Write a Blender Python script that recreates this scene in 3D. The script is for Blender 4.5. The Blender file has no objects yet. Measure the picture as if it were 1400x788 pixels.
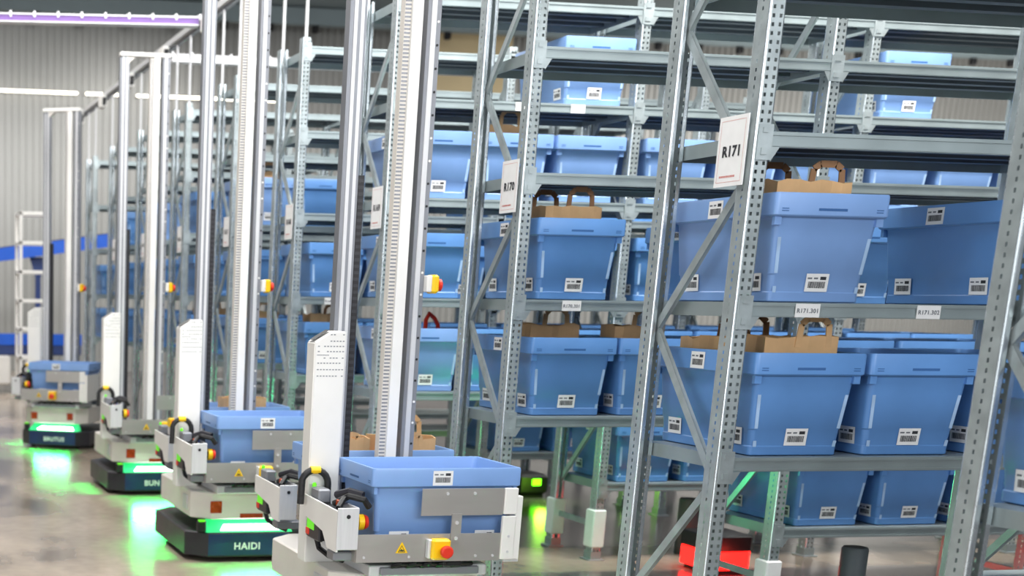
import bpy, bmesh, math, random
from mathutils import Vector, Matrix
random.seed(7)
S = bpy.context.scene
COL = S.collection
R = math.radians

# ------------------------------------------------------------------ materials
def srgb(r, g, b):
    f = lambda c: (c/255/12.92) if c/255 <= .04045 else ((c/255+.055)/1.055)**2.4
    return (f(r), f(g), f(b), 1)

def mat(name, col, rough=.5, metal=0, var=.12, scale=8, rvar=.1, emit=None, estr=0, bump=0, stretch=(1, 1, 1), coat=0):
    m = bpy.data.materials.new(name); m.use_nodes = True
    nt = m.node_tree; b = nt.nodes['Principled BSDF']
    c = srgb(*col)
    tc = nt.nodes.new('ShaderNodeTexCoord'); mp = nt.nodes.new('ShaderNodeMapping')
    mp.inputs['Scale'].default_value = stretch
    nz = nt.nodes.new('ShaderNodeTexNoise'); nz.inputs['Scale'].default_value = scale; nz.inputs['Detail'].default_value = 4
    nt.links.new(tc.outputs['Object'], mp.inputs[0]); nt.links.new(mp.outputs[0], nz.inputs['Vector'])
    rp = nt.nodes.new('ShaderNodeValToRGB')
    rp.color_ramp.elements[0].position = .3; rp.color_ramp.elements[1].position = .7
    rp.color_ramp.elements[0].color = tuple(v*(1-var) for v in c[:3])+(1,)
    rp.color_ramp.elements[1].color = tuple(min(1, v*(1+var)) for v in c[:3])+(1,)
    nt.links.new(nz.outputs['Fac'], rp.inputs[0]); nt.links.new(rp.outputs[0], b.inputs['Base Color'])
    mr = nt.nodes.new('ShaderNodeMapRange')
    mr.inputs['To Min'].default_value = max(.02, rough-rvar); mr.inputs['To Max'].default_value = min(1, rough+rvar)
    nt.links.new(nz.outputs['Fac'], mr.inputs['Value']); nt.links.new(mr.outputs[0], b.inputs['Roughness'])
    b.inputs['Metallic'].default_value = metal
    if coat: b.inputs['Coat Weight'].default_value = coat
    if emit:
        b.inputs['Emission Color'].default_value = srgb(*emit); b.inputs['Emission Strength'].default_value = estr
    if bump:
        bp = nt.nodes.new('ShaderNodeBump'); bp.inputs['Strength'].default_value = bump; bp.inputs['Distance'].default_value = .01
        nt.links.new(nz.outputs['Fac'], bp.inputs['Height']); nt.links.new(bp.outputs[0], b.inputs['Normal'])
    return m

M = {}
M['galv'] = mat('galvanized_steel', (172, 182, 184), .40, .5, .14, 16, .12)
M['galv_edge'] = mat('galvanized_rolled_edge', (206, 214, 218), .26, .85, .06, 16, .06)
M['galv_shelf'] = mat('galvanized_shelf', (158, 170, 172), .42, .5, .08, 6, .1)
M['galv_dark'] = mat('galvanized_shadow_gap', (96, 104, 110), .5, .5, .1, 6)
M['bin'] = mat('blue_plastic', (94, 142, 202), .34, 0, .07, 5, .1)
M['bin_in'] = mat('blue_plastic_inside', (98, 146, 206), .45, 0, .06, 5)
M['bin_lit'] = mat('lit_blue_plastic', (126, 162, 216), .36, 0, .06, 5, .1)  # brighter light painted into a paler copy of the bin blue
M['bin_lit_in'] = mat('lit_blue_plastic_inside', (124, 160, 214), .45, 0, .05, 5)
M['bin_line'] = mat('blue_plastic_groove', (46, 92, 150), .5, 0, .05, 5)
M['scuff_glint'] = mat('blue_plastic_scuff_glint', (168, 198, 232), .5, 0, .12, 20)
M['paper'] = mat('white_paper', (236, 236, 236), .7, 0, .03, 20)
M['ink'] = mat('black_ink', (42, 44, 50), .7, 0, .05, 20)
M['ink_grey'] = mat('grey_barcode_ink', (108, 112, 120), .7, 0, .05, 20)
M['ink_red'] = mat('red_ink', (205, 110, 100), .7, 0, .05, 20)
M['kraft'] = mat('kraft_paper', (218, 176, 128), .8, 0, .12, 9, .05, bump=.2)
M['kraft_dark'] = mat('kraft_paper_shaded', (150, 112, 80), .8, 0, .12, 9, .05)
M['steel'] = mat('brushed_steel', (186, 182, 178), .34, .6, .05, 2.5, .06, stretch=(1, 1, 6))
M['alu'] = mat('aluminium_profile', (214, 214, 216), .36, .2, .05, 5, .08, stretch=(20, 20, 1))
M['alu_dark'] = mat('aluminium_slot', (138, 140, 146), .4, .3, .06, 5, .08)
M['white'] = mat('white_powder_coat', (238, 236, 232), .42, 0, .03, 6)
M['beige'] = mat('warm_white_housing', (226, 220, 212), .45, 0, .04, 6)
M['black'] = mat('black_plastic', (22, 22, 25), .45, 0, .15, 12)
M['navy'] = mat('navy_front_panel', (22, 40, 88), .42, 0, .3, 4, .05)
M['darkbase'] = mat('dark_base_shell', (44, 42, 48), .38, 0, .2, 6)
M['rubber'] = mat('black_rubber_hose', (30, 29, 30), .6, 0, .2, 40, bump=.5)
M['yellow'] = mat('signal_yellow', (248, 200, 12), .4, 0, .04, 6)
M['red'] = mat('signal_red', (226, 52, 30), .4, 0, .05, 6)
M['orange'] = mat('amber_reflector', (170, 62, 20), .25, 0, .3, 30)
M['lime'] = mat('lime_green_knob', (110, 220, 30), .4, 0, .05, 6, emit=(90, 220, 30), estr=.5)
M['led_core'] = mat('white_led_core', (255, 255, 255), .4, 0, .01, 3, emit=(235, 255, 245), estr=9)
M['led_green'] = mat('green_led_glow', (60, 200, 130), .4, 0, .1, 8, emit=(40, 215, 120), estr=.85)
M['led_red'] = mat('red_led_glow', (240, 30, 25), .4, 0, .05, 8, emit=(255, 22, 18), estr=5)
M['led_lime'] = mat('lime_led_glow', (120, 255, 20), .4, 0, .05, 8, emit=(110, 255, 20), estr=4)
M['grey_pipe'] = mat('grey_plastic_guard', (92, 100, 104), .5, 0, .08, 8)
M['blue_frame'] = mat('blue_conveyor_frame', (22, 96, 214), .45, 0, .08, 6)
M['blue_dark'] = mat('dark_blue_steel', (44, 66, 124), .5, 0, .1, 6)
M['purple'] = mat('purple_tray_lining', (132, 96, 170), .5, 0, .1, 6)
M['tan'] = mat('tan_cladding', (198, 180, 142), .7, 0, .05, 2)
M['tube'] = mat('wall_tube_glow', (255, 250, 235), .4, 0, .01, 3, emit=(255, 248, 232), estr=5)

def floor_mat():
    m = bpy.data.materials.new('polished_concrete'); m.use_nodes = True
    nt = m.node_tree; b = nt.nodes['Principled BSDF']; L = nt.links.new
    tc = nt.nodes.new('ShaderNodeTexCoord')
    mp = nt.nodes.new('ShaderNodeMapping'); mp.inputs['Scale'].default_value = (1.6, .7, 1)
    L(tc.outputs['Object'], mp.inputs[0])
    n1 = nt.nodes.new('ShaderNodeTexNoise'); n1.inputs['Scale'].default_value = .9; n1.inputs['Detail'].default_value = 4; n1.inputs['Distortion'].default_value = .15
    n2 = nt.nodes.new('ShaderNodeTexNoise'); n2.inputs['Scale'].default_value = 14; n2.inputs['Detail'].default_value = 6
    L(mp.outputs[0], n1.inputs['Vector']); L(tc.outputs['Object'], n2.inputs['Vector'])
    r1 = nt.nodes.new('ShaderNodeValToRGB')
    e = r1.color_ramp.elements
    e[0].position = .34; e[0].color = srgb(80, 70, 62)
    e[1].position = .66; e[1].color = srgb(168, 153, 137)
    x = e.new(.47); x.color = srgb(146, 132, 117)
    L(n1.outputs['Fac'], r1.inputs[0])
    # rack shade and dark reflections painted into the floor colour, sparing a lit strip
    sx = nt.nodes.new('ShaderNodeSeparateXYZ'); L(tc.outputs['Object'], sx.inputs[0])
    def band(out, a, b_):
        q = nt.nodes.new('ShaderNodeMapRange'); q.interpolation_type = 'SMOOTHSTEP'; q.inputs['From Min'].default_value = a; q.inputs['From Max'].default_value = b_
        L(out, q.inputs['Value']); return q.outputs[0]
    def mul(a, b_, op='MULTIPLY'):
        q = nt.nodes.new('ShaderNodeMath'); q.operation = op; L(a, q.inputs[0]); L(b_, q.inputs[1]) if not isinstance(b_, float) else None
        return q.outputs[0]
    rack_shade = band(sx.outputs['X'], 2.75, 3.5)
    lit_strip = mul(band(sx.outputs['Y'], 6.85, 6.98), band(sx.outputs['Y'], 7.72, 7.60))
    inv = nt.nodes.new('ShaderNodeMath'); inv.operation = 'SUBTRACT'; inv.inputs[0].default_value = 1; L(lit_strip, inv.inputs[1])
    rack_shade = mul(rack_shade, inv.outputs[0])
    dk = nt.nodes.new('ShaderNodeMixRGB'); L(rack_shade, dk.inputs[0]); L(r1.outputs[0], dk.inputs[1]); dk.inputs[2].default_value = srgb(84, 78, 78)
    mx = nt.nodes.new('ShaderNodeMixRGB'); mx.blend_type = 'OVERLAY'; mx.inputs[0].default_value = .2
    L(dk.outputs[0], mx.inputs[1]); L(n2.outputs['Fac'], mx.inputs[2]); L(mx.outputs[0], b.inputs['Base Color'])
    mr = nt.nodes.new('ShaderNodeMapRange'); mr.inputs['To Min'].default_value = .10; mr.inputs['To Max'].default_value = .30
    L(n1.outputs['Fac'], mr.inputs['Value']); L(mr.outputs[0], b.inputs['Roughness'])
    return m
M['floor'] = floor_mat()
M['wall'] = mat('corrugated_wall_sheet', (156, 156, 153), .38, .3, .05, .5, .06)
M['ceiling'] = mat('ceiling_deck', (134, 148, 152), .6, 0, .06, 2)

# ------------------------------------------------------------------ mesh builder
class MB:
    def __init__(s): s.v, s.f, s.m = [], [], []; s.mats = []
    def mi(s, k):
        if k not in s.mats: s.mats.append(k)
        return s.mats.index(k)
    def add(s, vs, fs, k):
        o = len(s.v); s.v += [tuple(p) for p in vs]; i = s.mi(k)
        for f in fs: s.f.append([o+j for j in f]); s.m.append(i)
        return s
    def box(s, x0, x1, y0, y1, z0, z1, k, c=0):
        if c:   # chamfered vertical and horizontal edges
            a = [(x0+c, y0), (x1-c, y0), (x1, y0+c), (x1, y1-c), (x1-c, y1), (x0+c, y1), (x0, y1-c), (x0, y0+c)]
            return s.prism(a, z0, z1, k, c)
        vs = [(x, y, z) for z in (z0, z1) for x, y in ((x0, y0), (x1, y0), (x1, y1), (x0, y1))]
        return s.add(vs, [(3, 2, 1, 0), (4, 5, 6, 7), (0, 1, 5, 4), (1, 2, 6, 5), (2, 3, 7, 6), (3, 0, 4, 7)], k)
    def prism(s, poly, z0, z1, k, c=0):
        n = len(poly)
        if c:
            cx = sum(p[0] for p in poly)/n; cy = sum(p[1] for p in poly)/n
            mx = max(p[0] for p in poly)-cx; my = max(p[1] for p in poly)-cy
            ins = [(cx+(p[0]-cx)*(1-c/max(mx, c*2)), cy+(p[1]-cy)*(1-c/max(my, c*2))) for p in poly]
            loops = [(ins, z0), (poly, z0+c), (poly, z1-c), (ins, z1)]
        else: loops = [(poly, z0), (poly, z1)]
        vs = [(p[0], p[1], z) for l, z in loops for p in l]
        fs = [tuple(range(n))[::-1], tuple(range(n*(len(loops)-1), n*len(loops)))]
        for a in range(len(loops)-1):
            for i in range(n): fs.append((a*n+i, a*n+(i+1) % n, (a+1)*n+(i+1) % n, (a+1)*n+i))
        return s.add(vs, fs, k)
    def quad(s, a, b, c, d, k): return s.add([a, b, c, d], [(0, 1, 2, 3)], k)
    def bar(s, p, q, w, h, k, up=(0, 0, 1)):
        p, q = Vector(p), Vector(q); d = (q-p).normalized(); u = Vector(up)
        if abs(d.dot(u)) > .98: u = Vector((1, 0, 0))
        a = d.cross(u).normalized()*w/2; b = a.cross(d).normalized()*h/2
        vs = [e+i*a+j*b for e in (p, q) for i, j in ((-1, -1), (1, -1), (1, 1), (-1, 1))]
        return s.add(vs, [(3, 2, 1, 0), (4, 5, 6, 7), (0, 1, 5, 4), (1, 2, 6, 5), (2, 3, 7, 6), (3, 0, 4, 7)], k)
    def tube(s, pts, r, k, n=8):
        pts = [Vector(p) for p in pts]; vs = []; fs = []
        pd = None
        for i, p in enumerate(pts):
            d = (pts[min(i+1, len(pts)-1)]-pts[max(i-1, 0)]).normalized()
            u = Vector((0, 0, 1)) if abs(d.z) < .9 else Vector((1, 0, 0))
            if pd is None: a = d.cross(u).normalized()
            else: a = (pd-d*pd.dot(d)).normalized()
            pd = a; b = d.cross(a)
            vs += [p+r*(math.cos(t)*a+math.sin(t)*b) for t in [2*math.pi*j/n for j in range(n)]]
        for i in range(len(pts)-1):
            for j in range(n): fs.append((i*n+j, i*n+(j+1) % n, (i+1)*n+(j+1) % n, (i+1)*n+j))
        fs += [tuple(range(n))[::-1], tuple(range(len(vs)-n, len(vs)))]
        return s.add(vs, fs, k)
    def lathe(s, prof, k, o=(0, 0, 0), axis='z', n=20):
        vs = []; fs = []
        for r, h in prof:
            for j in range(n):
                t = 2*math.pi*j/n; a, b = r*math.cos(t), r*math.sin(t)
                q = {'z': (a, b, h), 'x': (h, a, b), 'y': (b, h, a)}[axis]
                vs.append((q[0]+o[0], q[1]+o[1], q[2]+o[2]))
        for i in range(len(prof)-1):
            for j in range(n): fs.append((i*n+j, i*n+(j+1) % n, (i+1)*n+(j+1) % n, (i+1)*n+j))
        fs += [tuple(range(n))[::-1], tuple(range(len(vs)-n, len(vs)))]
        return s.add(vs, fs, k)
    def mesh(s, name, bevel=0, smooth=False):
        me = bpy.data.meshes.new(name); me.from_pydata(s.v, [], s.f)
        for k in s.mats: me.materials.append(M[k])
        me.polygons.foreach_set('material_index', s.m)
        me.validate(); bm = bmesh.new(); bm.from_mesh(me)
        bmesh.ops.recalc_face_normals(bm, faces=bm.faces[:]) if not getattr(s, 'raw', False) else None
        if bevel:
            es = [e for e in bm.edges if len(e.link_faces) == 2 and e.calc_face_angle(0) > .6]
            bmesh.ops.bevel(bm, geom=es, offset=bevel, segments=2, affect='EDGES', clamp_overlap=True)
        if smooth:
            for f in bm.faces: f.smooth = True
            for e in bm.edges:
                if len(e.link_faces) == 2 and e.calc_face_angle(0) > .55: e.smooth = False
        bm.to_mesh(me); bm.free()
        return me

def put(name, me, parent=None, loc=(0, 0, 0), rz=0, kind=None, label=None, cat=None, group=None):
    o = bpy.data.objects.new(name, me); COL.objects.link(o)
    o.location = loc; o.rotation_euler = (0, 0, rz); o.parent = parent
    tag(o, label, cat, group, kind); return o
def tag(o, label=None, cat=None, group=None, kind=None):
    if label: o['label'] = label
    if cat: o['category'] = cat
    if group: o['group'] = group
    if kind: o['kind'] = kind
    return o
def empty(name, loc=(0, 0, 0), rz=0, label=None, cat=None, group=None):
    o = put(name, None, None, loc, rz, None, label, cat, group); o.empty_display_size = .1; return o
def copy_tree(o, parent=None):
    c = o.copy(); COL.objects.link(c); c.parent = parent
    for ch in list(o.children): copy_tree(ch, c)
    return c
def text_mesh(txt, size, k, bold=.0, ext=.0005, align='LEFT'):
    cu = bpy.data.curves.new('lettering', 'FONT'); cu.body = txt; cu.size = size; cu.offset = bold; cu.extrude = ext
    cu.align_x = align; cu.space_character = 1.08; cu.resolution_u = 3
    o = bpy.data.objects.new('tmp', cu); COL.objects.link(o)
    bpy.context.view_layer.update()
    me = bpy.data.meshes.new_from_object(o.evaluated_get(bpy.context.evaluated_depsgraph_get()))
    bpy.data.objects.remove(o); me.materials.clear(); me.materials.append(M[k]); return me

# ------------------------------------------------------------------ setting
CZ = 1.43                      # camera height; shelf heights were measured from it
LEV = {'floor': CZ-.99, 'knee': CZ-.484, 'middle': CZ+.008, 'upper': CZ+.52, 'top': CZ+1.01, 'roof': CZ+1.50}
WY = 27.0
def build_setting():
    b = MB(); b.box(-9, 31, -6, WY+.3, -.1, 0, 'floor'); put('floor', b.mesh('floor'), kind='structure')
    b = MB(); p = .13; x = -9.0; prof = []
    while x < 31:
        prof += [(x, 0), (x+p*.42, 0), (x+p*.5, .03), (x+p*.92, .03)]; x += p
    n = len(prof); vs = [(px, WY+d, z) for z in (0, 6.55) for px, d in prof]
    b.add(vs, [(i, i+1, n+i+1, n+i) for i in range(n-1)], 'wall'); put('wall_back', b.mesh('wall'), kind='structure')
    b = MB(); b.box(-9, 31, -6, WY+.3, 6.55, 6.7, 'ceiling'); put('ceiling', b.mesh('ceiling'), kind='structure')
    for i, y in enumerate((26.2,)):
        b = MB(); b.box(-9, 31, y-.1, y+.1, 6.25, 6.53, 'ceiling')
        x = -8.6
        while x < 31: b.lathe([(.05, 6.12), (.07, 6.15), (.07, 6.24)], 'black', (x, y, 0), n=10); x += .85
        put('trim_%d' % (i+1), b.mesh('girder'), kind='structure')
    b = MB(); b.box(10.5, 12.6, WY-.06, WY-.01, 4.6, 6.5, 'tan', .01); put('trim_2', b.mesh('tan_panel'), kind='structure')
build_setting()

# ------------------------------------------------------------------ rack parts
RX, BAY, PW, PD, DEP, PH = 2.741, 1.35, .055, .07, .54, CZ+1.55
def post_mesh():
    b = MB(); b.raw = True
    pitch = .025; nz = int(PH/pitch); hz = .011
    def strip(f, cols, k):
        for i in range(nz):
            z0 = i*pitch; z1 = z0+hz; z2 = (i+1)*pitch if i < nz-1 else PH
            for u0, u1, h in cols:
                if not h: b.quad(f(u0, z0), f(u1, z0), f(u1, z1), f(u0, z1), k)
            b.quad(f(cols[0][0], z1), f(cols[-1][1], z1), f(cols[-1][1], z2), f(cols[0][0], z2), k)
    strip(lambda u, z: (u, 0, z), [(.006, .011, 0), (.011, .020, 1), (.020, .035, 0), (.035, .044, 1), (.044, PW-.006, 0)], 'galv')
    side = [(.006, .031, 0), (.031, .038, 1), (.038, PD-.006, 0)]
    strip(lambda u, z: (0, u, z), side, 'galv')
    strip(lambda u, z: (PW, u, z), side, 'galv')
    r = .006
    for cx, cy, a0 in ((r, r, 180), (PW-r, r, 270), (PW-r, PD-r, 0), (r, PD-r, 90)):
        for q in range(3):
            a, c = R(a0+30*q), R(a0+30*q+30)
            b.quad((cx+r*math.cos(a), cy+r*math.sin(a), 0), (cx+r*math.cos(c), cy+r*math.sin(c), 0), (cx+r*math.cos(c), cy+r*math.sin(c), PH), (cx+r*math.cos(a), cy+r*math.sin(a), PH), 'galv_edge')
    b.quad((r, PD, 0), (.017, PD, 0), (.017, PD, PH), (r, PD, PH), 'galv_edge')
    b.quad((PW-.017, PD, 0), (PW-r, PD, 0), (PW-r, PD, PH), (PW-.017, PD, PH), 'galv_edge')
    return b.mesh('upright', 0, True)
ME_POST = post_mesh()
def foot_mesh():
    b = MB(); b.box(-.02, PW+.02, -.02, PD+.02, 0, .006, 'galv'); b.box(-.004, PW+.004, -.004, PD+.004, .006, .05, 'galv_shelf'); return b.mesh('foot', .001)
ME_FOOT = foot_mesh()
b = MB(); b.box(-.012, PW+.012, -.012, PD+.012, .075, .29, 'paper', .006); ME_SLEEVE = b.mesh('protective_sleeve')
def shelf_mesh():
    b = MB(); L = BAY-PW-.006; h = .046; d = DEP
    b.box(0, L, .004, d-.004, -.003, 0, 'galv_shelf')
    for y0, y1 in ((0, .004), (d-.004, d)):                                # rolled lips with a groove
        b.box(0, L, y0, y1, -h, 0, 'galv_shelf')
    for z in (-.008, -h+.006): b.bar((0, -.001, z), (L, -.001, z), .006, .007, 'galv_shelf')
    for x0 in (0, L-.004): b.box(x0, x0+.004, .004, d-.004, -h, -.003, 'galv_shelf')
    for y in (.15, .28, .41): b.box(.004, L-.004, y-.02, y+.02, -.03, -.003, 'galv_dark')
    b.lathe([(.011, .0085), (.011, .0045)], 'black', (L-.09, 0, -.022), 'y', 10)
    for x0, x1 in ((-.05, -.001), (L+.001, L+.05)):                         # hook plates on the posts
        b.box(x0, x1, -.006, -.001, -.085, .02, 'galv'); b.box(x0+.012, x0+.03, -.010, -.006, -.07, -.05, 'galv'); b.box(x0+.012, x0+.03, -.010, -.006, -.005, .01, 'galv')
    b.add([(0, -.003, -h), (.028, -.003, -h), (0, -.003, -h-.045)], [(0, 1, 2)], 'galv'); b.add([(L, -.003, -h), (L-.028, -.003, -h), (L, -.003, -h-.045)], [(0, 2, 1)], 'galv')
    return b.mesh('shelf')
ME_SHELF = shelf_mesh()
def brace_mesh(p, q):
    b = MB(); p, q = Vector(p), Vector(q)
    b.bar(p, q, .030, .004, 'galv', up=(1, 0, 0))
    for s in (-1, 1):
        d = (q-p).normalized(); nrm = d.cross(Vector((1, 0, 0))).normalized()*.013*s
        b.bar(p+nrm+Vector((.006, 0, 0)), q+nrm+Vector((.006, 0, 0)), .004, .013, 'galv', up=(1, 0, 0))
    return b.mesh('diagonal_brace')
yn, yf = .052, DEP-.052
nodes = [(yf, .40), (yn, .86), (yf, 1.345), (yn, 1.83), (yf, 2.315), (yn, 2.80)]
ME_BR = [brace_mesh((.028, a[0], a[1]), (.028, c[0], c[1])) for a, c in zip(nodes, nodes[1:])]
ME_BR.append(brace_mesh((.028, yn, .20), (.028, yf, .20)))

ROW = lambda k: 4.118+1.555*k
RACKNAME = {-1: 'the right-edge rack', 0: 'the R171 rack', 1: 'the R170 rack', 2: 'the R169 rack', 3: 'the R168 rack',
            4: 'the fifth signed rack', 5: 'the sixth signed rack', 6: 'the seventh signed rack', 7: 'the eighth signed rack', 8: 'the ninth signed rack'}
RACKLABEL = {-1: 'galvanized shelving rack cut off by the right edge of the photo', 0: 'galvanized shelving rack carrying the R171 sign',
             1: 'galvanized shelving rack carrying the R170 sign, behind the R171 rack', 2: 'galvanized shelving rack just behind the R170 rack',
             3: 'galvanized shelving rack second behind the R170 rack', 4: 'galvanized shelving rack third behind the R170 rack', 5: 'galvanized shelving rack fourth behind the R170 rack',
             6: 'galvanized shelving rack fifth behind the R170 rack', 7: 'galvanized shelving rack sixth behind the R170 rack', 8: 'galvanized shelving rack last in the line before the far wall'}
NBAY = {-1: 1, 0: 2, 1: 3, 2: 3, 3: 3, 4: 3, 5: 3, 6: 2, 7: 2, 8: 2}
racks = {}
for k in range(-1, 9):
    r = empty('shelving_rack', (RX, ROW(k), 0), 0, RACKLABEL[k], 'shelving rack', 'galvanized shelving racks along the corridor')
    racks[k] = r
    for n in range(NBAY[k]+1):
        x = n*BAY
        for rear in (0, 1):
            u = put('upright', ME_POST, r, (x+PW, DEP, 0) if rear else (x, 0, 0), math.pi if rear else 0)
            put('foot', ME_FOOT, u)
            if n == 1 and k in (1, 2): put('protective_sleeve', ME_SLEEVE, u)['label'] = 'white paper sleeve wrapped round the post foot'
        for me in ME_BR[:]: put('diagonal_brace', me, r, (x, 0, 0))
        if n < NBAY[k]:
            for lv, z in LEV.items():
                if lv == 'floor' and n == 0: continue
                if k == -1 and lv in ('top', 'roof'): continue
                put('shelf', ME_SHELF, r, (x+PW+.003, 0, z), 0)

# ------------------------------------------------------------------ bins
def rrect(hx, hy, r, z, n=4):
    o = []
    for cx, cy, a0 in ((hx-r, -hy+r, -90), (hx-r, hy-r, 0), (-hx+r, hy-r, 90), (-hx+r, -hy+r, 180)):
        for j in range(n+1):
            a = R(a0+90*j/n); o.append((cx+r*math.cos(a), cy+r*math.sin(a), z))
    return o
BH = .334
def hxz(z): return .160+.021*z/.262
def hyz(z): return .258+.023*z/.262
def bin_mesh(k0='bin', k1='bin_in'):
    b = MB()
    sp = [(.154, .252, .012, 0), (hxz(.004), hyz(.004), .014, .004)]
    for z in (.030, .034, .085, .089, .2, .258): sp.append((hxz(z)-(.0025 if z in (.034, .085) else 0), hyz(z)-(.0025 if z in (.034, .085) else 0), .020, z))
    sp += [(.1835, .2835, .02, .262), (.196, .296, .016, .2625), (.2, .3, .014, .267), (.2, .3, .014, .326), (.198, .298, .014, .334),
           (.188, .288, .016, .334), (.186, .286, .018, .328), (.178, .278, .022, .262), (.156, .254, .022, .012), (.150, .248, .02, .008)]
    loops = [rrect(*s) for s in sp]; n = len(loops[0])
    vs = [p for l in loops for p in l]
    fo = []; fi = []
    for a in range(len(loops)-1):
        for i in range(n):
            f = (a*n+i, a*n+(i+1) % n, (a+1)*n+(i+1) % n, (a+1)*n+i)
            (fi if a >= 13 else fo).append(f)
    fo.append(tuple(range(n))[::-1]); fi.append(tuple(range((len(loops)-1)*n, len(loops)*n)))
    o = len(b.v); b.v += vs
    for fl, k in ((fo, k0), (fi, k1)):
        i = b.mi(k)
        for f in fl: b.f.append(f); b.m.append(i)
    # grip slots, corner ticks and hinge lugs on the two short rims
    for s in (-1, 1):
        y = s*.3003
        b.box(-.05, .05, min(y, y-s*.004), max(y, y-s*.004), .280, .288, 'bin_line')
        for x in (-.165, .165):
            for z in (.277, .284): b.box(x-.012, x+.012, min(y, y-s*.004), max(y, y-s*.004), z, z+.003, 'bin_line')
        for x in (-.178, .178): b.box(x-.012, x+.012, min(s*.288, s*.275), max(s*.288, s*.275), .236, .263, k0)
        for x in (-.172, .172): # pale strips at the short-side corners: painted gloss highlights and scuffs
            t = [(x*.86, .03), (x*1.0, .21)]
            for z0, z1 in ((.03, .05), (.09, .20)):
                xa, xb = math.copysign(hxz(z0)-.018, x), math.copysign(hxz(z1)-.018, x)
                ya, yb = s*(hyz(z0)+.0006), s*(hyz(z1)+.0006)
                b.quad((xa-.006, ya, z0), (xa+.006, ya, z0), (xb+.006, yb, z1), (xb-.006, yb, z1), 'scuff_glint')
    return b.mesh('bin', 0, True)
ME_BIN = bin_mesh(); ME_PALE = bin_mesh('bin_lit', 'bin_lit_in')
def label_mesh(w=.080, h=.056):
    rr = random.Random(3); b = MB(); b.raw = True
    def q(x0, x1, z0, z1, y, k): b.quad((x0, y, z0), (x1, y, z0), (x1, y, z1), (x0, y, z1), k)
    q(-w/2, w/2, -h/2, h/2, 0, 'paper')
    q(w*.12, w*.38, h*.16, h*.34, -.0003, 'ink')
    for x0, x1 in ((-.44, -.24), (-.16, .02)): q(w*x0, w*x1, h*.2, h*.29, -.0003, 'ink_grey')
    x = -w*.38
    while x < w*.37:
        d = rr.choice((.0012, .002, .003)); q(x, x+d, -h*.3, h*.06, -.0003, 'ink'); x += d+rr.choice((.0008, .0014))
    return b.mesh('barcode_label')
ME_LAB = label_mesh()
LABS = [('f', 0, .062), ('l', .03, .298), ('l', -.17, .062), ('l', .17, .062), ('f', 0, None)]
def label_on(root, side, t, z, dz=0):
    o = put('barcode_label', ME_LAB, root)
    rim = z > .26
    if side == 'f':
        ang = 0 if rim else math.atan(.023/.262)
        o.location = (t, -(.3012 if rim else hyz(z)+.0015), z); o.rotation_euler = (ang, 0, 0)
    else:
        ang = 0 if rim else math.atan(.021/.262)
        o.location = (-(.2012 if rim else hxz(z)+.0015), t, z); o.rotation_euler = (ang, 0, R(-90))
    return o
def new_bin(labs=4, me=None):
    r = put('storage_bin', me or ME_BIN)
    if labs >= 1: label_on(r, 'f', 0, .062)
    if labs >= 4:
        label_on(r, 'l', .02, .297); label_on(r, 'l', -.18, .062); label_on(r, 'l', .17, .062)
    return r
PROTO = {}
ORD = ['first', 'second', 'third', 'fourth', 'fifth', 'sixth', 'seventh', 'eighth', 'ninth', 'tenth']
LVN = {'floor': 'lowest', 'knee': 'knee-high', 'middle': 'middle', 'upper': 'upper', 'top': 'top'}
bins = {}
def slot_xy(k, s):
    bay, i = divmod(s, 3)
    return RX+bay*BAY+PW+.042+.2+.42*i, ROW(k)+.302
SKIP = {(-1, 'middle', 0)} | {(1, 'middle', 5)} | {(2, 'middle', i) for i in (4, 5, 6, 7, 8)} | {(2, 'floor', 5), (3, 'floor', 5), (4, 'middle', 2), (5, 'middle', 1), (5, 'middle', 2), (5, 'upper', 1), (6, 'knee', 1), (6, 'middle', 1), (6, 'upper', 1), (6, 'upper', 2), (7, 'middle', 1), (7, 'upper', 1)} | {(3, 'middle', i) for i in (4, 5, 6, 7, 8)}
def place_bin(k, lv, s, full=None):
    if (k, lv, s) in SKIP: return
    pale = (k, lv, s) in ((0, 'middle', 0), (2, 'knee', 0), (4, 'upper', 0), (6, 'upper', 0)) or (k == 2 and lv in ('upper', 'top'))
    n = (4 if k <= 2 else 1, pale)
    if n not in PROTO: PROTO[n] = new_bin(n[0], ME_PALE if pale else ME_BIN); o = PROTO[n]
    else: o = copy_tree(PROTO[n])
    rr = random.Random(k*97+s*13+hash(lv[0:1]) % 1 + len(lv)*7)
    x, y = slot_xy(k, s)
    o.location = (x+rr.uniform(-.004, .004), y+rr.uniform(-.008, .012), LEV[lv]+.001); o.rotation_euler = (0, 0, R(rr.uniform(-.8, .8)))
    tag(o, ('pale blue' if pale else 'blue plastic')+' bin, %s from the corridor, on the %s shelf of %s' % (ORD[s], LVN[lv], RACKNAME[k]), 'storage bin', 'blue bins on the shelving racks')
    bins[(k, lv, s)] = o
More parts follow.
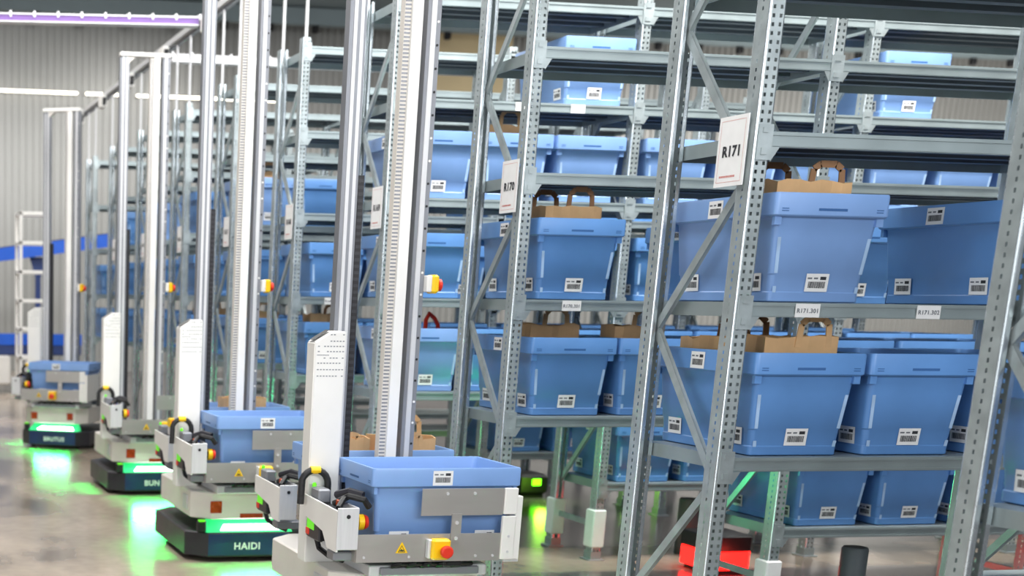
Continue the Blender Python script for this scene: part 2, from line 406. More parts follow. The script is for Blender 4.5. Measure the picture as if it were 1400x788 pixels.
PLAN = {
    -1: {'knee': [0], 'middle': [0]},
    0: {'knee': [0, 1, 2], 'middle': [0, 2]},
    1: {'knee': [0, 1, 2, 3, 4, 5], 'middle': [0, 2, 3, 4, 5], 'floor': [3, 4, 5]},
    2: {'knee': [0, 1, 2, 3, 4, 5, 6, 7], 'middle': [0, 2, 3, 4, 5, 6, 7, 8], 'upper': [0, 1, 2, 3, 4, 5, 6, 7, 8], 'top': [2, 6], 'floor': [3, 4, 5]},
    3: {'knee': [0, 1, 2, 3, 4, 5, 6, 7, 8], 'middle': [0, 1, 2, 3, 4, 5, 6, 7, 8], 'upper': [3, 4, 5], 'floor': [3, 4, 5]},
    4: {'knee': [0, 1, 2], 'middle': [0, 1, 2], 'upper': [0, 1, 4]},
    5: {'knee': [0, 1, 2], 'middle': [0, 1, 2], 'upper': [0, 1]},
    6: {'knee': [0, 1], 'middle': [0, 1], 'upper': [0, 1, 2]},
    7: {'knee': [0, 1], 'middle': [0, 1], 'upper': [0, 1]},
    8: {'knee': [0, 1], 'middle': [0]},
}
for k, d in PLAN.items():
    for lv, ss in d.items():
        for s in ss: place_bin(k, lv, s)

# ------------------------------------------------------------------ paper bags
def bag_mesh(w, d, h, seed):
    rr = random.Random(seed); b = MB(); n = 7
    ring = []
    for i in range(n): ring.append((-w/2+w*i/n, -d/2))
    for i in range(3): ring.append((w/2, -d/2+d*i/3))
    for i in range(n): ring.append((w/2-w*i/n, d/2))
    for i in range(3): ring.append((-w/2, d/2-d*i/3))
    m = len(ring); top = [(x+rr.uniform(-.005, .005), y+rr.uniform(-.006, .006), h+rr.uniform(-.007, .007)) for x, y in ring]
    vs = [(x*.96, y*.96, 0) for x, y in ring]+top+[(x*.97, y*.97, z-.001) for x, y, z in top]+[(x*.93, y*.93, .01) for x, y in ring]
    fs = [tuple(range(m))[::-1]]
    for a in range(3):
        for i in range(m): fs.append((a*m+i, a*m+(i+1) % m, (a+1)*m+(i+1) % m, (a+1)*m+i))
    b.add(vs, fs, 'kraft'); return b.mesh('bag', 0, False)
def strap_mesh(w, h, k):
    b = MB(); pts = [(-w/2-.006, 0, -.03), (-w/2, 0, h*.72), (-w/2+.022, 0, h), (w/2-.022, 0, h), (w/2, 0, h*.72), (w/2+.006, 0, -.03)]
    for p, q in zip(pts, pts[1:]): b.bar(p, q, .003, .016, k, up=(0, 1, 0)) if False else b.bar(p, q, .021, .004, k, up=(0, 1, 0))
    return b.mesh('strap')
def bag(bx, by, bz, w, d, h, label, handles=(('kraft', 0, .075),), rz=0, seed=1):
    r = put('paper_bag', bag_mesh(w, d, h, seed), None, (bx, by, bz), rz, None, label, 'paper bag', 'brown paper bags standing in the bins')
    for i, (k, dx, hh) in enumerate(handles):
        put('handle', strap_mesh(.10, hh, k), r, (dx, (-d/2+.004) if i == 0 else (d/2-.004), h-.004), 0)
    return r
def in_bin(k, lv, s, dx, dy): 
    x, y = slot_xy(k, s); return x+dx, y+dy, LEV[lv]+.016
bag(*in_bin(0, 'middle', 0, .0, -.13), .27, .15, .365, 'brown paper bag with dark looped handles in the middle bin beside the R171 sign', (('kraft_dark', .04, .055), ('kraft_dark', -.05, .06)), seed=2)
bag(*in_bin(0, 'knee', 0, .02, -.14), .27, .15, .368, 'brown paper bag with upright looped handle in the knee-high bin below the R171 sign', (('kraft', .04, .062),), seed=3)
bag(*in_bin(0, 'knee', 0, -.02, .04), .25, .14, .365, 'brown paper bag behind another bag in the knee-high bin of the R171 rack', (('kraft_dark', -.02, .07),), seed=4)
bag(*in_bin(0, 'knee', 0, .0, .19), .25, .12, .355, 'rearmost brown paper bag in the knee-high bin of the R171 rack', (('kraft_dark', .0, .07),), seed=5)
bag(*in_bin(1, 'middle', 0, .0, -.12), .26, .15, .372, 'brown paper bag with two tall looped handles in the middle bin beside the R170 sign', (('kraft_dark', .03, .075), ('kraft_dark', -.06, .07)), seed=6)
bag(*in_bin(1, 'knee', 0, .03, .0), .24, .14, .37, 'tan paper bag with looped handle in the first knee-high bin of the R170 rack', (('kraft', .0, .07),), seed=7)
bag(*in_bin(1, 'knee', 1, .02, .0), .24, .14, .37, 'tan paper bag in the second knee-high bin of the R170 rack', (('kraft', .02, .07),), seed=8)
bag(*in_bin(2, 'upper', 1, .02, -.02), .26, .15, .38, 'tan paper bag with looped handle in an upper bin left of the R170 sign', (('kraft', .02, .08),), seed=10)
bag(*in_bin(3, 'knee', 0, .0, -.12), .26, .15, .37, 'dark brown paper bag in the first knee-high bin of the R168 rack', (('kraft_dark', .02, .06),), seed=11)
bag(*in_bin(4, 'knee', 0, .0, -.12), .26, .15, .37, 'brown paper bag in the first knee-high bin of the fifth signed rack', (('kraft', .02, .06),), seed=12)
bag(*in_bin(4, 'upper', 0, .0, -.1), .26, .15, .37, 'brown paper bag in the first upper bin of the fifth signed rack', (('kraft', .02, .06),), seed=13)
bag(*in_bin(5, 'knee', 0, .0, -.12), .26, .15, .37, 'brown paper bag in the first knee-high bin of the sixth signed rack', (('kraft', .02, .06),), seed=14)
# red strap hanging out of a bin
x, y, z = in_bin(2, 'knee', 0, .09, -.1)
b = MB(); b.tube([(x-.06, y-.05, z+.30), (x-.05, y-.03, z+.36), (x-.02, y, z+.395), (x+.02, y+.02, z+.37), (x+.05, y+.04, z+.335), (x+.06, y+.05, z+.28)], .012, 'red')
tag(put('strap', b.mesh('strap', 0, True)), 'red strap looping out of a knee-high bin behind the front robot mast', 'strap')

# ------------------------------------------------------------------ rack signs and shelf tags
def sign(k, txt, label):
    r = put('rack_sign', None, None, (RX-.008, ROW(k)+.014, CZ+.575), R(-90)); r.empty_display_size = .1
    tag(r, label, 'sign', 'white rack number signs')
    b = MB(); b.box(0, .15, -.0015, .0015, -.212, 0, 'paper'); p = put('panel', b.mesh('panel'), r, (-.162, 0, 0))
    b = MB(); b.raw = True
    for x0, x1, z0, z1 in ((.012, .138, -.014, -.013), (.012, .138, -.199, -.198), (.012, .013, -.199, -.013), (.137, .138, -.199, -.013)):
        b.quad((x0, -.0021, z0), (x1, -.0021, z0), (x1, -.0021, z1), (x0, -.0021, z1), 'ink_red')
    rr = random.Random(5); xx = .026
    while xx < .105:
        w = rr.uniform(.003, .006); b.quad((xx, -.0021, -.185), (xx+w, -.0021, -.185), (xx+w, -.0021, -.179), (xx, -.0021, -.179), 'ink_red'); xx += w+.0024
    put('border', b.mesh('border'), p)
    t = put('lettering', text_mesh(txt, .044, 'ink', .0017, .0003, 'CENTER'), p, (.078, -.0024, -.121)); t.rotation_euler = (R(90), 0, 0)
    return r
sign(0, 'R171', 'white rack sign reading R171 on the nearest full rack')
sign(1, 'R170', 'white rack sign reading R170 on the second rack')
sign(2, 'R169', 'white rack sign hanging beside the front robot mast')
sign(3, 'R168', 'white rack sign hanging on the rack between the second and first robots')
for k in (4, 5, 6, 7): sign(k, 'R%d' % (171-k), 'small white rack sign on %s' % RACKNAME[k].replace('the ', 'the ', 1))
def shelf_tag(k, lv, x, txt=None, w=.086, h=.042, z=-.024):
    sh = [c for c in racks[k].children if c.name.startswith('shelf') and abs(c.location.z-LEV[lv]) < .01 and c.location.x < .2][0]
    b = MB(); b.box(x, x+w, -.0065, -.005, z-h/2, z+h/2, 'paper'); t = put('location_tag', b.mesh('location_tag'), sh)
    t['label'] = 'white shelf location tag'
    if txt:
        q = text_mesh(txt, .019, 'ink_grey', .0003, .0003, 'CENTER')
        b = put('lettering', q, None); q.transform(Matrix.Translation((x+w/2, -.0072, z-.007)) @ Matrix.Rotation(R(90), 4, 'X')); 
        # joined under the tag, one level deep
        bm = bmesh.new(); bm.from_mesh(t.data); nb = len(bm.faces); t.data.materials.append(M['ink_grey']); bm.from_mesh(q)
        bm.faces.ensure_lookup_table()
        for f in bm.faces[nb:]: f.material_index = 1
        bm.to_mesh(t.data); bm.free(); bpy.data.objects.remove(b)
shelf_tag(0, 'middle', .150, 'R171.301'); shelf_tag(0, 'middle', .585, 'R171.302')
shelf_tag(1, 'middle', .165, 'R170.301'); shelf_tag(2, 'top', .62, w=.07); shelf_tag(2, 'top', .93, w=.08)
shelf_tag(3, 'middle', .16, 'R168.301')

# ------------------------------------------------------------------ robots
OX, OY = .20, .50
class RB(MB):
    pass
def rp(b, name, parent, bevel=.0, smooth=False, label=None):
    o = put(name, b.mesh(name, bevel, smooth), parent, (-OX, -OY, 0) if parent.get('is_root') else (0, 0, 0))
    if label: o['label'] = label
    return o
def octo(x0, x1, y0, y1, c): return [(x0+c, y0), (x1-c, y0), (x1, y0+c), (x1, y1-c), (x1-c, y1), (x0+c, y1), (x0, y1-c), (x0, y0+c)]
def robot_base(r, word, led='led_green', core='led_core', long=1.0):
    b = MB(); b.prism(octo(-.12, .56, .08, .08+long, .11), .028, .165, 'darkbase', .006)
    base = rp(b, 'base', r)
    b = MB(); b.box(-.01, .45, .0765, .079, .040, .158, 'navy'); rp(b, 'front_panel', base)
    if word:
        t = put('lettering', text_mesh(word, .054, 'paper', .0012, .0008), base, (.135, .0755, .072)); t.rotation_euler = (R(90), 0, 0); t['label'] = 'white lettering'
    b = MB(); 
    for x in (-.05, .40): b.lathe([(.055, -.02), (.06, -.015), (.06, .015), (.055, .02)], 'black', (x, .30, .06), 'x', 16); b.lathe([(.055, -.02), (.06, -.015), (.06, .015), (.055, .02)], 'black', (x, .85, .06), 'x', 16)
    rp(b, 'wheel_set', base)
    b = MB(); b.add([(-.02, .085, .166), (.47, .085, .166), (.45, .20, .232), (.0, .20, .232), (-.02, .20, .166), (.47, .20, .166)], [(0, 1, 2, 3), (4, 3, 2, 5), (0, 3, 4), (1, 5, 2), (0, 4, 5, 1)], led)
    d = Vector((0, .115, .066)); nrm = Vector((0, -.066, .115)).normalized()*.002
    pt = lambda x, t: Vector((x, .085, .166))+d*t+nrm
    b.add([pt(.06, .12), pt(.43, .12), pt(.40, .52), (pt(.09, .52))], [(0, 1, 2, 3)], core)
    rp(b, 'light_bar', r, label='glowing light bar above the base')
    return base
def make_robot(word, loc, rz, label, rear_arm=True):
    r = empty('warehouse_robot', loc, rz, label, 'robot', 'bin-carrying robots in the corridor'); r['is_root'] = 1
    robot_base(r, word)
    # chassis
    b = MB(); b.prism(octo(-.09, .54, .10, 1.06, .10), .236, .385, 'beige', .006); ch = rp(b, 'chassis', r)
    b = MB(); b.box(.0, .065, .095, .101, .272, .338, 'orange', .002); rp(b, 'reflector', ch)
    b = MB(); b.box(.17, .30, .095, .101, .243, .268, 'orange', .002) if word != 'BRUTUS' else b.box(.36, .42, .095, .101, .272, .338, 'orange', .002); rp(b, 'reflector', ch)
    b = MB(); b.box(-.096, -.089, .26, .36, .27, .35, 'alu', .002); rp(b, 'side_cover', ch)
    b = MB(); b.box(-.07, -.02, .095, .13, .166, .232, 'black', .006); b.box(-.065, -.025, .092, .12, .224, .236, 'lime', .003); rp(b, 'sensor', r)
    # fork carriage
    b = MB(); b.box(.02, .50, .04, .44, .386, .43, 'alu', .004); b.box(.06, .46, .02, .06, .395, .425, 'alu_dark', .003)
    for i in range(5): b.tube([(.10+.06*i, .02, .43), (.13+.06*i, .0, .442), (.19+.06*i, .03, .436), (.24+.05*i, .10, .44)], .009, 'black', 6)
    b.box(.30, .38, -.005, .04, .43, .452, 'black', .004)
    rp(b, 'fork_carriage', r)
    b = MB(); b.box(-.02, .56, -.012, .42, .455, .472, 'galv_shelf', .002); rp(b, 'tray', r)
    b = MB(); b.box(-.06, .52, -.022, -.014, .455, .562, 'steel'); b.box(-.062, -.054, -.014, .05, .455, .562, 'steel')
    for x in (-.03, .15, .42, .49): b.lathe([(.006, -.026), (.006, -.022)], 'alu', (x, 0, .475), 'y', 10)
    lp = rp(b, 'lower_plate', r, .0008)
    b = MB(); b.raw = False
    b.add([(.095, -.0232, .490), (.145, -.0232, .490), (.120, -.0232, .534)], [(0, 1, 2)], 'yellow')
    b.add([(.105, -.0238, .4935), (.135, -.0238, .4935), (.120, -.0238, .521)], [(0, 1, 2)], 'ink'); b.add([(.1085, -.0242, .4955), (.1315, -.0242, .4955), (.120, -.0242, .5165)], [(0, 1, 2)], 'yellow')
    b.box(.112, .128, -.0246, -.0243, .497, .5025, 'ink'); b.box(.116, .121, -.0246, -.0243, .5025, .506, 'ink')
    rp(b, 'warning_sticker', lp, label='yellow triangular warning sticker')
    b = MB(); b.box(.215, .232, -.05, -.023, .472, .545, 'alu', .003); b.box(.225, .300, -.068, -.023, .468, .548, 'yellow', .008)
    es = rp(b, 'emergency_stop', lp)
    b = MB(); b.lathe([(.014, -.082), (.014, -.066)], 'yellow', (.272, 0, .504), 'y', 18); b.lathe([(.018, -.104), (.024, -.100), (.024, -.086), (.016, -.082)], 'red', (.272, 0, .504), 'y', 20); rp(b, 'button', es, 0, True, 'red push button')
    b = MB(); b.box(.19, .52, -.022, -.016, .632, .735, 'steel')
    for x in (.29, .40): b.lathe([(.007, -.026), (.007, -.022)], 'alu', (x, 0, .716), 'y', 10)
    rp(b, 'upper_plate', r, .0008)
    b = MB(); b.box(.312, .352, -.029, -.0225, .53, .64, 'steel')
    for z in (.605, .545): b.lathe([(.008, -.033), (.008, -.029)], 'alu', (.332, 0, z), 'y', 10)
    rp(b, 'joining_strap', r, .0008)
    b = MB(); b.box(.522, .575, -.028, -.012, .635, .735, 'white', .002); b.box(.520, .572, -.030, -.012, .46, .628, 'white', .002); b.box(.588, .597, -.012, .36, .46, .704, 'white', .002); b.box(.572, .597, -.026, -.012, .46, .704, 'white', .002)
    for z in (.49, .55): b.lathe([(.005, -.034), (.005, -.030)], 'alu', (.546, 0, z), 'y', 8)
    b.box(.54, .60, -.02, .0, .448, .460, 'alu', .002)
    rp(b, 'end_bracket', r)
    # left arm with motor housing
    def arm(name, dx, dy, dz, parent):
        b = MB(); P = lambda x, y, z: (x+dx, y+dy, z+dz)
        yz = [(-.035, .50), (.07, .50), (.13, .555), (.37, .585), (.37, .665), (-.035, .655)]
        n = len(yz); vs = [P(x, y, z) for x in (-.182, -.174) for y, z in yz]
        b.add(vs, [tuple(range(n)), tuple(range(n, 2*n))[::-1]]+[(i, (i+1) % n, n+(i+1) % n, n+i) for i in range(n)], 'white')
        b.box(-.182+dx, -.098+dx, -.041+dy, -.033+dy, .508+dz, .668+dz, 'alu', .002); b.box(-.106+dx, -.098+dx, -.033+dy, .12+dy, .508+dz, .668+dz, 'alu')
        b.lathe([(.008, -.043), (.008, -.041)], 'black', (-.14+dx, dy, .635+dz), 'y', 10)
        a = rp(b, name, parent)
        b = MB(); b.box(-.172+dx, -.108+dx, .0+dy, .34+dy, .56+dz, .645+dz, 'black', .01)
        b.box(-.165+dx, -.115+dx, .24+dy, .34+dy, .645+dz, .70+dz, 'alu_dark', .006)
        b.tube([P(-.16, .02, .66), P(-.13, .05, .69), P(-.10, .12, .685), P(-.07, .2, .67)], .012, 'black'); b.tube([P(-.15, .1, .665), P(-.11, .05, .70), P(-.06, .02, .69), P(-.035, .03, .66)], .013, 'rubber')
        b.tube([P(-.12, .16, .69), P(-.09, .10, .71), P(-.05, .06, .70)], .016, 'darkbase')
        b.box(-.16+dx, -.145+dx, .33+dy, .345+dy, .69+dz, .715+dz, 'lime', .004); b.box(-.150+dx, -.125+dx, .06+dy, .085+dy, .66+dz, .685+dz, 'orange', .004); b.box(-.125+dx, -.105+dx, .1+dy, .12+dy, .66+dz, .68+dz, 'blue_frame', .004)
        b.box(-.178+dx, -.12+dx, .18+dy, .34+dy, .50+dz, .575+dz, 'darkbase', .006); b.box(-.180+dx, -.15+dx, .24+dy, .33+dy, .535+dz, .58+dz, 'lime', .004); b.box(-.181+dx, -.165+dx, .30+dy, .34+dy, .51+dz, .54+dz, 'red', .003)
        b.tube([P(-.15, .30, .51), P(-.14, .28, .46), P(-.12, .22, .44), P(-.08, .16, .43)], .011, 'black'); b.tube([P(-.16, .2, .51), P(-.13, .14, .47), P(-.08, .08, .45)], .008, 'alu')
        b.box(-.17+dx, -.05+dx, .02+dy, .10+dy, .455+dz, .49+dz, 'alu_dark', .004)
        rp(b, 'drive_unit', a)
        b = MB(); b.lathe([(.022, .0), (.031, .002), (.031, .022), (.024, .025)], 'yellow', (-.093+dx+.02, .05+dy, .60+dz), 'x', 16); b.lathe([(.024, .025), (.029, .027), (.024, .04)], 'red', (-.093+dx+.02, .05+dy, .60+dz), 'x', 16); b.box(-.098+dx, -.073+dx, .03+dy, .07+dy, .58+dz, .62+dz, 'black', .003)
        rp(b, 'side_button', a, 0, True)
        return a
    arm('left_arm', .035, 0, 0, r)
    if rear_arm:
        a = arm('rear_arm', .165, 1.16, -.07, r)
        if word != 'HAIDI': a = None
    if rear_arm and a:
        b = MB(); b.box(-.01, .05, 1.12, 1.18, .60, .645, 'alu', .004); b.box(-.012, .055, 1.115, 1.185, .645, .70, 'yellow', .006); b.lathe([(.02, 1.095), (.024, 1.10), (.024, 1.115)], 'red', (.02, 0, .67), 'y', 16); rp(b, 'rear_button', a)
    b = MB(); a = []
    for i in range(11):
        t = math.pi*(1-i/10); a.append((-.118+.055*math.cos(t), .335, .71+.055*math.sin(t)+(.0 if i else -.08)))
    a.append((-.063, .335, .62)); b.tube(a, .014, 'rubber', 10); b.lathe([(.0155, -.02), (.0155, .02)], 'yellow', (-.118, .335, .765), 'x', 10); rp(b, 'cable_hose', r, 0, True)
    # tower and masts
    b = MB(); pl = [(-.135, .386), (-.008, .386), (-.008, 1.305), (-.065, 1.305), (-.135, 1.262)]
    n = len(pl); vs = [(x, y, z) for y in (.365, .462) for x, z in pl]
    b.add(vs, [tuple(range(n)), tuple(range(n, 2*n))[::-1]]+[(i, (i+1) % n, n+(i+1) % n, n+i) for i in range(n)], 'white')
    rr = random.Random(2)
    def slot(x0, x1, z0, z1): b.quad((x0, .3640, z0), (x1, .3640, z0), (x1, .3640, z1), (x0, .3640, z1), 'alu_dark')
    for j, z in enumerate((1.29, 1.265, 1.245, 1.225, 1.2, 1.18, 1.155, 1.13)):
        for i in range(9):
            x = -.122+.0125*i
            if (j < 2 and i < 4) or rr.random() < .25: continue
            slot(x, x+.0075, z, z+.004)
    slot(-.125, -.075, 1.212, 1.2145)
    tw = rp(b, 'tower_cover', r, .004)
    b = MB(); b.add([(-.1345, .385, 1.2665), (-.0705, .385, 1.3055), (-.0705, .44, 1.3055), (-.1345, .44, 1.2665)], [(0, 1, 2, 3)], 'black'); 
    for v in range(4): b.v[v] = (b.v[v][0], b.v[v][1], b.v[v][2]+.004)
    rp(b, 'top_slot', tw)
    zt = 3.085
    b = MB(); b.box(-.022, -.006, .475, .53, .386, zt, 'alu_dark'); b.box(-.006, .034, .470, .535, .386, zt, 'alu'); b.box(.034, .046, .478, .53, .386, zt, 'alu_dark'); b.box(.008, .02, .4685, .470, .386, zt, 'alu_dark'); rp(b, 'left_mast', r)
    b = MB(); b.box(.048, .072, .48, .52, .386, 1.90, 'black')
    for i in range(60): b.box(.050, .070, .4785, .480, .40+.025*i, .412+.025*i, 'darkbase')
    rp(b, 'energy_chain', r)
    b = MB(); b.box(.222, .265, .46, .53, .47, zt, 'white'); b.box(.196, .222, .475, .52, .47, zt, 'beige')
    i = .48
    while i < zt-.02: b.box(.197, .221, .4738, .4752, i, i+.0065, 'alu_dark'); i += .0145
    rp(b, 'right_mast', r)
    b = MB(); b.box(.286, .300, .465, .53, .47, zt, 'alu_dark'); b.box(.300, .320, .46, .53, .47, zt, 'alu'); b.box(.320, .340, .465, .53, .47, zt, 'alu_dark')
    i = .6
    while i < zt-.1: b.lathe([(.005, .4630), (.005, .465)], 'black' if int(i*100) % 3 else 'white', (.330, 0, i), 'y', 8); i += .085
    rp(b, 'guide_rail', r)
    b = MB(); b.box(-.024, .342, .455, .535, zt, zt+.028, 'white', .004)
    b.add([(.034, .47, zt), (.09, .47, zt), (.034, .47, zt-.05), (.034, .53, zt), (.09, .53, zt), (.034, .53, zt-.05)], [(0, 1, 2), (3, 5, 4), (0, 3, 4, 1), (1, 4, 5, 2), (2, 5, 3, 0)], 'beige'); rp(b, 'crossbar', r)
    b = MB(); b.box(.340, .362, .43, .50, CZ+.03, CZ+.095, 'white', .004); b.box(.362, .390, .425, .505, CZ+.025, CZ+.098, 'yellow', .008)
    eb = rp(b, 'mast_button_box', r)
    b = MB(); b.lathe([(.014, .384), (.014, .396)], 'yellow', (0, .465, CZ+.058), 'x', 16); b.lathe([(.018, .396), (.024, .399), (.024, .410), (.016, .415)], 'red', (0, .465, CZ+.058), 'x', 18); rp(b, 'button', eb, 0, True, 'red push button')
    b = MB(); b.box(.06, .54, .60, 1.04, .386, .47, 'galv_dark', .004); rp(b, 'rear_tray', r)
    del r['is_root']
    return r
def on_robot(r, x, y, z, name_label, cat='storage bin', rot=90):
    o = copy_tree(PROTO[(4, True)]); w = Matrix.Translation(r.location) @ Matrix.Rotation(r.rotation_euler.z, 4, 'Z')
    o.location = w @ Vector((x-OX, y-OY, z)); o.rotation_euler = (0, 0, r.rotation_euler.z+R(rot)); tag(o, name_label, cat, 'blue bins carried by the robots'); return o
X0, Y0 = 1.91, 4.99
r1 = make_robot('', (X0+OX, Y0+OY, 0), 0, 'nearest white robot with tall masts, carrying an empty blue bin')
r2 = make_robot('HAIDI', (X0-.01+OX, 7.30+OY, 0), 0, 'white robot with HAIDI on its dark base, behind the nearest robot')
r3 = make_robot('BUN', (1.935+OX, 9.95+OY, 0), 0, 'white robot with BUN on its base and no front bin', False)
r4 = make_robot('BRUTUS', (2.0, 13.62, 0), R(-27), 'farthest white robot with BRUTUS on its base, turned slightly', False)
bz = .474
on_robot(r1, .3, .208, bz, 'empty pale blue bin on the front fork of the nearest robot')
on_robot(r1, .3, .83, bz, 'pale blue bin behind the masts of the nearest robot, holding paper bags')
on_robot(r2, .3, .208, bz, 'pale blue bin on the front fork of the HAIDI robot')
on_robot(r2, .3, .83, bz, 'pale blue bin behind the masts of the HAIDI robot')
on_robot(r4, .3, .208, bz, 'pale blue bin on the front fork of the BRUTUS robot')
def bag_on(r, x, y, w, d, h, label, hd, seed, rz=0): bag(r.location.x+x-OX, r.location.y+y-OY, bz+.016, w, d, h, label, hd, rz, seed)
bag_on(r1, .15, .83, .20, .2, .36, 'open brown paper bag left in the rear bin of the nearest robot', (('kraft', .0, .02),), 21)
bag_on(r1, .43, .83, .25, .2, .36, 'open brown paper bag with raised handle in the rear bin of the nearest robot', (('kraft', .0, .02), ('kraft', .07, .08)), 22)
bag_on(r2, .36, .83, .24, .2, .36, 'brown paper bag in the rear bin of the HAIDI robot', (('kraft', .0, .02),), 23)

# robots working inside the aisles, only their glowing bases show
def aisle_robot(loc, rz, led, label):
    r = empty('aisle_robot', loc, rz, label, 'robot', 'low robot bases in the rack aisles')
    b = MB(); b.prism(octo(-.13, .13, -.15, .15, .03), .028, .13, led, .004); put('glowing_base', b.mesh('glowing_base'), r)
    b = MB(); b.prism(octo(-.134, .134, -.154, .154, .03), .132, .215, 'black', .006); put('deck', b.mesh('deck'), r)
    b = MB(); b.box(-.1, .1, -.12, .12, .0, .03, 'black'); put('wheel_set', b.mesh('wheel_set'), r)
    return r
ar = aisle_robot((4.63, 6.88, 0), 0, 'led_red', 'low black robot base glowing red in the aisle behind the R171 rack')
ag = empty('aisle_robot', (4.98, 9.85, 0), 0, 'dark robot base with a small lime green light bar between the far racks', 'robot', 'low robot bases in the rack aisles')
b = MB(); b.box(-.12, .12, -.14, .14, .02, .17, 'black', .02); b.box(-.10, .10, -.10, .10, 0, .02, 'black'); put('deck', b.mesh('deck'), ag)
b = MB(); b.box(-.02, .05, -.155, -.141, .09, .14, 'led_lime', .004); put('light_bar', b.mesh('light_bar'), ag)['label'] = 'glowing lime green light bar'

# grey post guards
for x, y, lb in ((4.78, 7.40, 'dark grey round post guard on the floor left of the R171 post'), (4.63, 5.80, 'dark grey round post guard under the knee-high bins at lower right')):
    b = MB(); b.lathe([(.056, 0), (.058, .004), (.058, .315), (.052, .325)], 'grey_pipe'); put('post_guard', b.mesh('post_guard', 0, True), None, (x, y, 0), 0, None, lb, 'post guard', 'grey post guards')

# ------------------------------------------------------------------ overhead rail and trays
b = MB(); b.box(2.74, 2.82, 2.0, 18.2, 3.53, 3.58, 'alu', .004); b.box(2.765, 2.795, 2.0, 18.2, 3.505, 3.53, 'alu_dark')
rail = put('overhead_rail', b.mesh('overhead_rail')); tag(rail, 'white overhead rail running above the rack ends into the distance', 'rail')
for k in range(0, 9):
    for dy in (.03, DEP-.03):
        b = MB(); y = ROW(k)+dy; b.tube([(2.77, y, PH-.04), (2.77, y, 3.51)], .011, 'alu', 8); put('support_pole', b.mesh('support_pole'), rail)
    if k > 3:
        b = MB(); y = ROW(k)+.9; b.box(2.68, 2.74, y-.2, y+.0, 3.40, 3.53, 'white', .01); b.box(2.69, 2.73, y-.22, y-.2, 3.42, 3.50, 'black', .004); put('rail_sensor', b.mesh('rail_sensor'), rail)
def tray(p, q, k, label):
    b = MB(); p, q = Vector(p), Vector(q); up = Vector((0, 0, 1))
    b.bar(p, q, .10, .045, k); b.bar(p+up*.028, q+up*.028, .12, .012, 'alu'); b.bar(p-up*.028, q-up*.028, .12, .010, 'alu')
    n = int((q-p).length/.18)
    for i in range(n+1):
        c = p.lerp(q, i/n); b.box(c.x-.008, c.x+.008, c.y-.062, c.y+.062, c.z+.005, c.z+.05, 'alu')
    tag(put('hanging_cable_tray', b.mesh('cable_tray')), label, 'cable tray')
tray((-2.4, 12.25, 3.53), (2.73, 11.51, 3.53), 'purple', 'purple-lined cable tray crossing high over the corridor')
tray((2.9, 13.24, 3.53), (6.9, 13.25, 3.53), 'alu', 'white cable tray crossing behind the BUN robot masts')
b = MB()
for x0, x1 in ((-1.5, 4.15), (4.3, 4.95), (5.25, 8.0)): b.box(x0, x1, WY-.12, WY-.06, CZ+3.585, CZ+3.615, 'tube', .01); b.box(x0, x1, WY-.06, WY-.0, CZ+3.575, CZ+3.63, 'white')
tag(put('wall_light', b.mesh('wall_light')), 'long bright strip light high on the corrugated far wall', 'light')

# ------------------------------------------------------------------ far left machinery
r = empty('ladder_rack', (2.26, 19.6, 0), 0, 'white ladder-like shelf frame standing before the far wall', 'shelf frame')
for x in (0, .40):
    for y in (0, .5):
        b = MB(); b.box(x-.02, x+.02, y-.02, y+.02, 0, CZ+1.09, 'white', .004); put('post', b.mesh('post'), r)
for i in range(6):
    b = MB(); b.box(-.02, .42, -.02, .52, CZ+1.07-.385*i-.03, CZ+1.07-.385*i+.015, 'white', .004); put('shelf', b.mesh('shelf'), r)
b = MB(); b.box(-.05, .06, -.05, .06, 0, .13, 'white', .02); put('foot_guard', b.mesh('foot_guard'), r)
r = empty('belt_conveyor', (1.6, 22.0, 0), 0, 'blue inclined belt conveyor rising in front of the far wall', 'conveyor')
b = MB(); b.bar((-1.2, 0, CZ+.31), (2.3, 0, CZ+.82), .5, .19, 'blue_frame'); b.bar((-1.2, 0, CZ+.41), (2.3, 0, CZ+.92), .4, .02, 'black'); put('belt_frame', b.mesh('belt_frame'), r)
for x, z in ((-.6, CZ+.3), (1.2, CZ+.55)):
    b = MB(); b.box(x-.04, x+.04, -.04, .04, 0, z, 'blue_dark'); b.add([(x-.04, -.05, z-.3), (x+.04, -.05, z-.3), (x+.14, -.05, z), (x-.14, -.05, z)], [(0, 1, 2, 3)], 'blue_dark'); put('leg', b.mesh('leg'), r)
b = MB(); b.box(-.5, 1.3, 0, .7, .55, .85, 'blue_dark', .02); b.box(-.5, 1.3, -.02, .0, .70, .86, 'blue_frame'); b.box(-.5, .25, -.02, .5, .12, .55, 'white', .03)
for x in (-.4, .5, 1.2): b.box(x-.04, x+.04, .05, .6, 0, .55, 'alu')
tag(put('packing_bench', b.mesh('packing_bench'), None, (2.0, 20.8, 0)), 'low blue-topped packing bench by the far wall at the left edge', 'bench')

# ------------------------------------------------------------------ lights
def area(name, loc, size, power, col=(1, 1, 1), rot=(0, 0, 0), spread=180):
    l = bpy.data.lights.new(name, 'AREA'); l.shape = 'RECTANGLE'; l.size, l.size_y = size; l.energy = power; l.color = col
    l.spread = R(spread); o = bpy.data.objects.new(name, l); COL.objects.link(o); o.location = loc; o.rotation_euler = rot; return o
w = bpy.data.worlds.new('hall_light'); S.world = w; w.use_nodes = True
bg = w.node_tree.nodes['Background']; bg.inputs[0].default_value = (.80, .90, 1.0, 1); bg.inputs[1].default_value = .2
for i, y in enumerate((3, 9, 15, 21)):
    area('corridor_lamp', (.4, y, 6.3), (1.4, 4.5), 235, (1, .98, .95))
for i, (x, y) in enumerate(((6, 5), (6, 10), (6, 16), (12, 8), (12, 16), (19, 14), (17, 22), (6, 22))):
    area('hall_lamp', (x, y, 6.2), (2, 2), 260, (1, .98, .95))
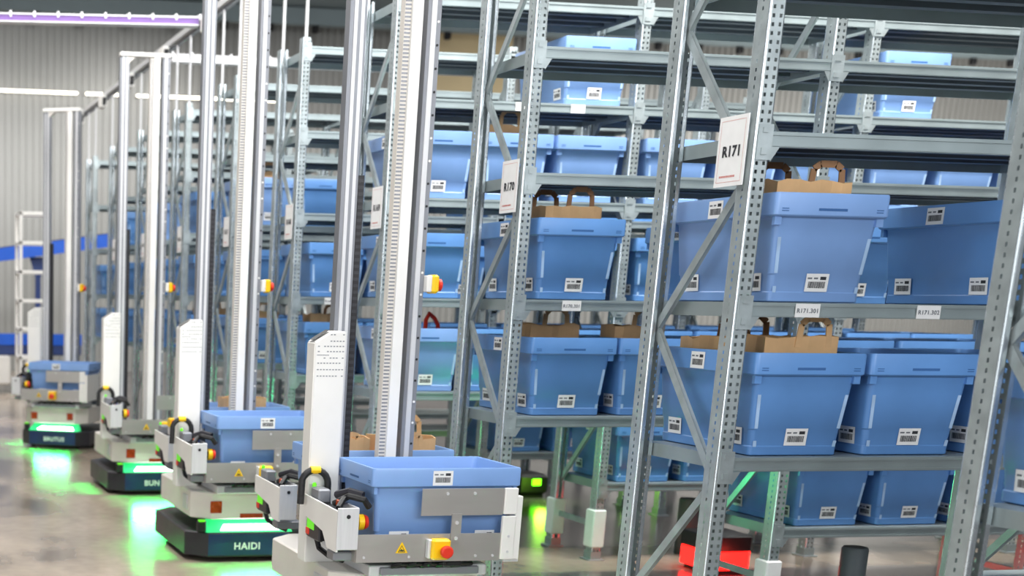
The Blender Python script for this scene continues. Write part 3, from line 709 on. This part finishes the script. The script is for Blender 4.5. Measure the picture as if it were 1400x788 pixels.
area('front_fill', (3.0, -4.5, 4.2), (7, 2.5), 640, (.95, .97, 1), (R(68), 0, R(4)))  # added light for the rack fronts, no window known behind the camera
area('side_fill', (-6.5, -1.5, 2.2), (6, 3.4), 330, (.95, .98, 1), (R(90), 0, R(-75)))  # added for post highlights and fill, not a known window
area('back_wall_wash', (12, 22, 4.2), (26, 1.5), 320, (1, .98, .94), (R(35), 0, 0))  # added wash to brighten the far wall, source unseen
area('right_wall_wash', (20, 23, 3.8), (10, 1.0), 330, (1, .96, .9), (R(95), 0, 0))  # added to lift the right end of the far wall, no fixture there
area('far_rack_wash', (3.5, 5.5, 6.0), (5, 1.2), 420, (1, .99, .97), (R(62), 0, 0))  # unseen light added to brighten the far rack fronts
for k in (0, 1, 2):
    area('aisle_lamp', (5.2, ROW(k)+1.05, 3.6), (4.5, .12), 34, (1, .93, .84), spread=120)
def glow(name, loc, e, col, rot=(0, 0, 0), size=(.4, .1), spread=150): return area(name, loc, size, e, col, rot, spread)
G = (.02, 1, .13)
for rr_, dx, dy in ((r2, 0, 0), (r3, 0, 0), (r4, .0, 0), (r1, 0, 0)):
    base = Matrix.Translation(rr_.location) @ Matrix.Rotation(rr_.rotation_euler.z, 4, 'Z')
    rz = rr_.rotation_euler.z
    p = base @ Vector((.22-OX, .05-OY, .15)); glow('floor_projector', p, 4.6, G, (R(-64), 0, rz), (.34, .02), 60)
    p = base @ Vector((.18-OX, .06-OY, .14)); glow('floor_projector', p, 1.1, G, (R(-30), 0, rz), (.62, .02), 95)
    p = base @ Vector((-.17-OX, .5-OY, .14)); glow('floor_projector', p, 2.0, G, (0, R(30), rz), (.02, .6), 95)
def point(loc, e, col, r=.05):
    l = bpy.data.lights.new('added_glow', 'POINT'); l.energy = e; l.color = col; l.shadow_soft_size = r; o = bpy.data.objects.new('added_glow', l); COL.objects.link(o); o.location = loc
point((3.55, 6.75, .55), 6, (.05, 1, .35)); point((3.3, 8.35, .5), 1.5, (.1, 1, .2)); point((3.3, 5.1, .4), 1.2, (.1, 1, .4))  # green points added to tint the posts
point((4.62, 6.62, .10), 1.6, (1, .05, .03)); point((4.95, 9.5, .12), 2.5, (.4, 1, .05))

# ------------------------------------------------------------------ camera
cd = bpy.data.cameras.new('camera'); cam = bpy.data.objects.new('camera', cd); COL.objects.link(cam); S.camera = cam
cd.sensor_width = 36; cd.lens = 1909.88/1400*36; cd.shift_x = (700-139.153)/1400; cd.shift_y = (859.473-394)/1400
Rm = [[0.985292413971853, -0.1702799994538695, 0.01426817281606573], [-0.025850193255295226, -0.23107307609689606, -0.972592926671679], [0.16891011360538125, 0.9579195975075926, -0.23207631984480645]]
m = Matrix((Rm[0], [-v for v in Rm[1]], [-v for v in Rm[2]])).transposed().to_4x4()
m.translation = (0, 0, CZ); cam.matrix_world = m
cd.clip_end = 120
cd.dof.use_dof = True; cd.dof.focus_distance = 4.9; cd.dof.aperture_fstop = 3.0
S.view_settings.view_transform = 'Standard'; S.view_settings.look = 'None'; S.view_settings.exposure = 0.0
S.cycles.use_denoising = True
S.cycles.max_bounces = 8
